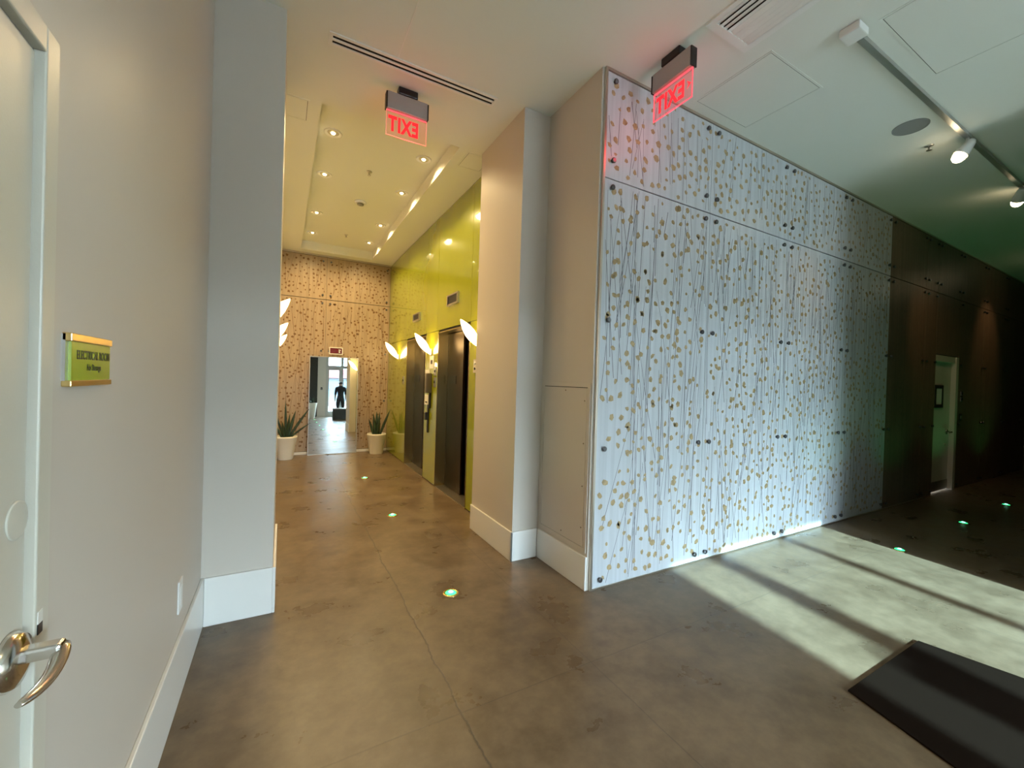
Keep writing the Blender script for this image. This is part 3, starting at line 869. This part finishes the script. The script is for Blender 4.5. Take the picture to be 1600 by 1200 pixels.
small_plate('card_reader', 9.36, 1.07, 0.10, 0.10, M_black, 'small black reader below the switches beside the far door', 'card reader')

# ------------------------------------------------------------------ leaning mirror, red panel, plants at the end wall
mr = thing('floor_mirror', (0.84, 8.40, 0.0), 'tall silver framed mirror leaning on the leaf panelled end wall', 'mirror')
mw, mh = 0.425, 1.825
f = MB()
f.box(-mw, -mw+0.012, -0.012, 0.012, 0, mh); f.box(mw-0.012, mw, -0.012, 0.012, 0, mh)
f.box(-mw+0.012, mw-0.012, -0.012, 0.012, 0, 0.012); f.box(-mw+0.012, mw-0.012, -0.012, 0.012, mh-0.012, mh)
f.box(-mw+0.012, mw-0.012, 0.002, 0.012, 0.012, mh-0.012)
fo = f.build('mirror_frame', M_frame, None); fo.parent = mr
go = MB().box(-mw+0.012, mw-0.012, -0.006, 0.002, 0.012, mh-0.012).build('mirror_glass', M_mirror, None); go.parent = mr
mr.rotation_euler = (R(-1.15), 0, R(-0.4))

t = thing('annunciator', (0.865, YB, 1.88), 'small dark red panel in cream frame above the mirror', 'alarm panel')
f = MB()
f.box(0.745, 0.985, YB-0.03, YB, 1.875, 1.89); f.box(0.745, 0.985, YB-0.03, YB, 1.995, 2.01)
f.box(0.745, 0.76, YB-0.03, YB, 1.89, 1.995); f.box(0.97, 0.985, YB-0.03, YB, 1.89, 1.995)
f.build('frame', M_white, t)
fc = MB().box(0.76, 0.97, YB-0.022, YB, 1.89, 1.995).build('red_face', M_red, t)
MB().lathe((0.925, YB-0.022, 1.925), [(0.016, 0), (0.014, -0.006)], 14, 'Y').build('key_switch', M_white, fc)
MB().box(0.908, 0.948, YB-0.024, YB-0.022, 1.952, 1.968).build('white_print', M_white, fc)

def snake_plant(x, y, rt, rb, h, leaves, label):
    t = thing('potted_plant', (x, y, 0), label, 'plant', 'potted snake plants')
    MB().lathe((x, y, 0), [(rb, 0), (rb+0.004, 0.01), (rt, h-0.035), (rt+0.004, h-0.03), (rt+0.004, h-0.004), (rt, h), (rt-0.018, h), (rt-0.022, h-0.05)], 36, caps=False).build('pot', M_pot, t)
    MB().lathe((x, y, 0), [(rt-0.02, h-0.055), (0.001, h-0.045)], 30).build('soil', M_soil, t)
    for (bx, by, tx, ty, L, w) in leaves:
        B = Vector((x+bx, y+by, h-0.05)); d = Vector((tx, ty, 1)).normalized()
        side = d.cross(Vector((0.2, 1, 0))).normalized(); nr = side.cross(d)
        rings = []
        for k in range(9):
            s = k/8
            ww = w*(0.55+0.45*math.sin(min(1, s*1.6)*math.pi/2))*(1-s**3.2)+0.0015
            p = B + d*(L*s) + Vector((tx, ty, 0))*0.18*L*s*s
            cup = 0.35*ww
            rings.append([tuple(p - side*ww + nr*cup), tuple(p - side*ww*0.5 + nr*cup*0.2), tuple(p - nr*0.003), tuple(p + side*ww*0.5 + nr*cup*0.2), tuple(p + side*ww + nr*cup),
                          tuple(p + side*ww*0.5 + nr*(cup*0.2+0.007)), tuple(p + nr*0.006), tuple(p - side*ww*0.5 + nr*(cup*0.2+0.007))])
        MB().ring_loft(rings).build('leaf', M_snake, t)
snake_plant(0.06, 8.15, 0.178, 0.118, 0.40,
            [(0.0, 0, -0.02, 0.0, 0.66, 0.021), (-0.03, 0.01, -0.26, 0.05, 0.50, 0.02), (0.03, 0, 0.20, 0.04, 0.50, 0.03), (0.045, 0.01, 0.50, 0.0, 0.60, 0.024),
             (-0.05, 0, -0.40, -0.1, 0.34, 0.02), (0.05, -0.02, 0.95, -0.1, 0.38, 0.018), (0.02, -0.02, 0.08, -0.15, 0.36, 0.028), (-0.015, -0.03, -0.12, -0.2, 0.32, 0.025),
             (0.01, 0.03, 0.1, 0.2, 0.44, 0.024)],
            'white pot of dark spiky snake plant left of the leaning mirror')
snake_plant(1.60, 8.22, 0.172, 0.122, 0.385,
            [(-0.02, 0, -0.10, 0, 0.44, 0.030), (0.01, 0.01, -0.02, 0.05, 0.47, 0.032), (0.035, 0, 0.02, 0, 0.46, 0.026), (0.05, -0.03, 0.30, -0.08, 0.54, 0.026),
             (-0.05, 0, -0.26, 0.0, 0.34, 0.026), (0.0, -0.03, 0.05, -0.2, 0.30, 0.026)],
            'white pot of dark snake plant beside the lime glass wall')

# ------------------------------------------------------------------ dark mat on the floor
mt_ = MB().prism([(2.47, 0.946), (2.36, 0.551), (2.0, -0.75), (3.75, -0.75), (3.422, 0.559), (3.342, 0.946)], 0.0, 0.008).build('floor_mat', M_mat)
tag(mt_, 'dark brown carpet mat lying on the sunlit floor', 'mat')

# ------------------------------------------------------------------ things behind the camera that the mirror shows
t = thing('bench_box', (2.12, -2.7, 0), 'low dark box bench with pale top seen in the mirror', 'bench')
MB().box(1.76, 2.48, -2.92, -2.50, 0, 0.46).build('box_body', M_twotone, t, bevel=0.006)
MB().box(1.75, 2.49, -2.93, -2.49, 0.46, 0.49).build('bench_top', M_ltrim, t, bevel=0.004)
d3 = MB().box(0.62, 1.26, YF-0.03, YF+0.02, 0.01, 2.85)
door3 = struct('door_3', d3, M_dark, 'tall dark door beside the entrance in the mirror')
f = MB().box(0.56, 0.62, YF, YF+0.03, 0, 2.91).box(1.26, 1.32, YF, YF+0.03, 0, 2.91).box(0.62, 1.26, YF, YF+0.03, 2.85, 2.91)
f.build('door_frame', M_wall, door3)
t = thing('intercom', (1.44, YF, 1.30), 'small black intercom on the grey entrance wall in the mirror', 'intercom')
MB().box(1.40, 1.48, YF, YF+0.03, 1.30, 1.42).build('housing', M_black, t, bevel=0.004)
MB().lathe((1.44, YF+0.03, 1.34), [(0.014, 0), (0.012, 0.004)], 12, 'Y').build('button', M_white, t)
def tall_planter():
    x, y = 0.98, -3.6
    t = thing('planter', (x, y, 0), 'pale flared planter with dark shrub near the entrance, in the mirror', 'plant')
    MB().lathe((x, y, 0), [(0.10, 0), (0.12, 0.02), (0.21, 0.68), (0.215, 0.70), (0.19, 0.70), (0.185, 0.62)], 28, caps=False).build('pot', M_pot, t)
    MB().lathe((x, y, 0), [(0.187, 0.63), (0.001, 0.64)], 24).build('soil', M_soil, t)
    r = random.Random(4)
    for k in range(22):
        a = r.uniform(0, 6.28); sp = r.uniform(0.2, 0.9); L = r.uniform(0.25, 0.5)
        B = Vector((x, y, 0.62)); d = Vector((math.cos(a)*sp, math.sin(a)*sp, 1)).normalized()
        s_ = d.cross(Vector((0, 0, 1))).normalized()
        rings = []
        for q in range(6):
            u = q/5; w = 0.028*math.sin(math.pi*(0.12+0.88*u))+0.002
            p = B + d*L*u - Vector((0, 0, 0.12*u*u*sp))
            rings.append([tuple(p-s_*w), tuple(p+Vector((0, 0, 0.002))), tuple(p+s_*w), tuple(p-Vector((0, 0, 0.002)))])
        MB().ring_loft(rings).build('leaf', M_snake, t)
tall_planter()

def person():
    px, py = 2.24, -4.45
    # a skinned skeleton, facing the entrance (-Y)
    J = {}; E_ = []
    def j(n, x, y, z, r, par=None):
        J[n] = (len(J), Vector((x, y, z)), r)
        if par: E_.append((J[par][0], J[n][0]))
    j('pelvis', 0, 0, 0.93, 0.150)
    j('waist', 0, 0.0, 1.07, 0.130, 'pelvis')
    j('chest', 0, 0.01, 1.24, 0.155, 'waist')
    j('upchest', 0, 0.01, 1.38, 0.125, 'chest')
    j('neck', 0, 0.0, 1.48, 0.056, 'upchest')
    j('skull0', 0, -0.012, 1.555, 0.075, 'neck')
    j('skull1', 0, -0.012, 1.62, 0.088, 'skull0')
    j('skull2', 0, 0.0, 1.685, 0.070, 'skull1')
    for s, n in ((1, 'l'), (-1, 'r')):
        j('sh'+n, s*0.175, 0.01, 1.40, 0.066, 'upchest')
        j('up'+n, s*0.205, 0.015, 1.27, 0.052, 'sh'+n)
        j('el'+n, s*0.228, 0.02, 1.12, 0.043, 'up'+n)
        j('fo'+n, s*0.232, -0.03, 0.98, 0.037, 'el'+n)
        j('wr'+n, s*0.232, -0.07, 0.87, 0.027, 'fo'+n)
        j('pa'+n, s*0.230, -0.085, 0.81, 0.032, 'wr'+n)
        for q, (dy, ln) in enumerate(((-0.032, 0.070), (-0.012, 0.080), (0.010, 0.075), (0.030, 0.058))):
            j('f%d%s' % (q, n), s*0.228, -0.088+dy, 0.765, 0.0095, 'pa'+n)
            j('g%d%s' % (q, n), s*0.222, -0.092+dy, 0.765-ln*0.55, 0.0085, 'f%d%s' % (q, n))
            j('h%d%s' % (q, n), s*0.212, -0.094+dy, 0.765-ln, 0.007, 'g%d%s' % (q, n))
        j('t0'+n, s*0.214, -0.118, 0.80, 0.011, 'pa'+n)
        j('t1'+n, s*0.206, -0.135, 0.765, 0.009, 't0'+n)
        j('hip'+n, s*0.095, 0, 0.86, 0.100, 'pelvis')
        j('th'+n, s*0.110, -0.005, 0.68, 0.083, 'hip'+n)
        j('kn'+n, s*0.120, -0.01, 0.48, 0.058, 'th'+n)
        j('ca'+n, s*0.125, 0.015, 0.33, 0.056, 'kn'+n)
        j('an'+n, s*0.130, 0.02, 0.10, 0.038, 'ca'+n)
        j('he'+n, s*0.132, 0.02, 0.045, 0.040, 'an'+n)
        j('to'+n, s*0.145, -0.13, 0.03, 0.030, 'he'+n)
    me = bpy.data.meshes.new('person')
    vs = sorted(J.values(), key=lambda q: q[0])
    me.from_pydata([q[1] for q in vs], E_, [])
    o = bpy.data.objects.new('person', me); COL.objects.link(o)
    sk = o.modifiers.new('skin', 'SKIN'); sk.use_smooth_shade = True; sk.branch_smoothing = 0.4
    for q, d in zip(vs, me.skin_vertices[0].data):
        d.radius = (q[2], q[2]*0.78 if q[1].z > 0.85 and abs(q[1].x) < 0.05 and q[1].z < 1.45 else q[2])
        d.use_root = q[0] == 0
    ss = o.modifiers.new('sub', 'SUBSURF'); ss.levels = 2; ss.render_levels = 2
    bpy.context.view_layer.update()
    dg = bpy.context.evaluated_depsgraph_get()
    bm_ = bpy.data.meshes.new_from_object(o.evaluated_get(dg))
    o.modifiers.clear(); o.data = bm_; bm_.materials.clear(); bm_.materials.append(M_skin)
    zmin = min(v.co.z for v in bm_.vertices)
    bm_.transform(Matrix.Translation((0, 0, -zmin)))
    o.location = (px, py, 0)
    tag(o, 'person in black shirt and trousers standing back to the mirror by the entrance', 'person')
    def cloth(name, m, off, test):
        b = bmesh.new(); b.from_mesh(bm_)
        b.normal_update()
        b.faces.ensure_lookup_table()
        bmesh.ops.delete(b, geom=[f for f in b.faces if not test(f.calc_center_median())], context='FACES')
        for v in b.verts: v.co += v.normal*off
        mm = bpy.data.meshes.new(name); b.to_mesh(mm); b.free()
        mm.materials.clear(); mm.materials.append(m)
        for p in mm.polygons: p.use_smooth = True
        q = bpy.data.objects.new(name, mm); COL.objects.link(q); q.parent = o
    cloth('shirt', M_blackfab, 0.016, lambda p: 0.86 < p.z < 1.50 and not (abs(p.x) > 0.185 and p.z < 1.08))
    cloth('trousers', M_blackfab, 0.012, lambda p: 0.09 < p.z <= 0.98 and abs(p.x) < 0.19)
    cloth('shoes', M_black, 0.008, lambda p: p.z <= 0.10 and abs(p.x) < 0.24)
    cloth('hair', M_hair, 0.012, lambda p: p.z > 1.58 and (p.y > -0.045 or p.z > 1.70))
    # nose, ears and eyes on the face that looks to -Y
    MB().tube([(px, py-0.085, 1.66), (px, py-0.110, 1.625), (px, py-0.095, 1.615)], [0.008, 0.013, 0.010], 8).build('nose', M_skin, o)
    for s in (-1, 1):
        MB().tube([(px+s*0.078, py, 1.60), (px+s*0.088, py+0.008, 1.63), (px+s*0.080, py+0.006, 1.66)], [0.010, 0.016, 0.010], 8).build('ear', M_skin, o)
        MB().lathe((px+s*0.03, py-0.092, 1.655), [(0.009, 0.0), (0.007, -0.004), (0.002, -0.006)], 10, 'Y').build('eye', M_black, o)
    MB().tube([(px-0.024, py-0.094, 1.58), (px, py-0.098, 1.578), (px+0.024, py-0.094, 1.58)], [0.003, 0.006, 0.003], 6).build('mouth', M_skin, o)
person()

# unseen warm downlights added behind the viewer to brighten the left wall
for x, y, l in ((0.9, -0.9, 'added unseen foyer downlight above and behind the viewer'),
                (0.9, -3.0, 'added unseen foyer downlight nearest the entrance doors')):
    downlight(x, y, H, l, 26, 'added foyer downlights behind the viewer')
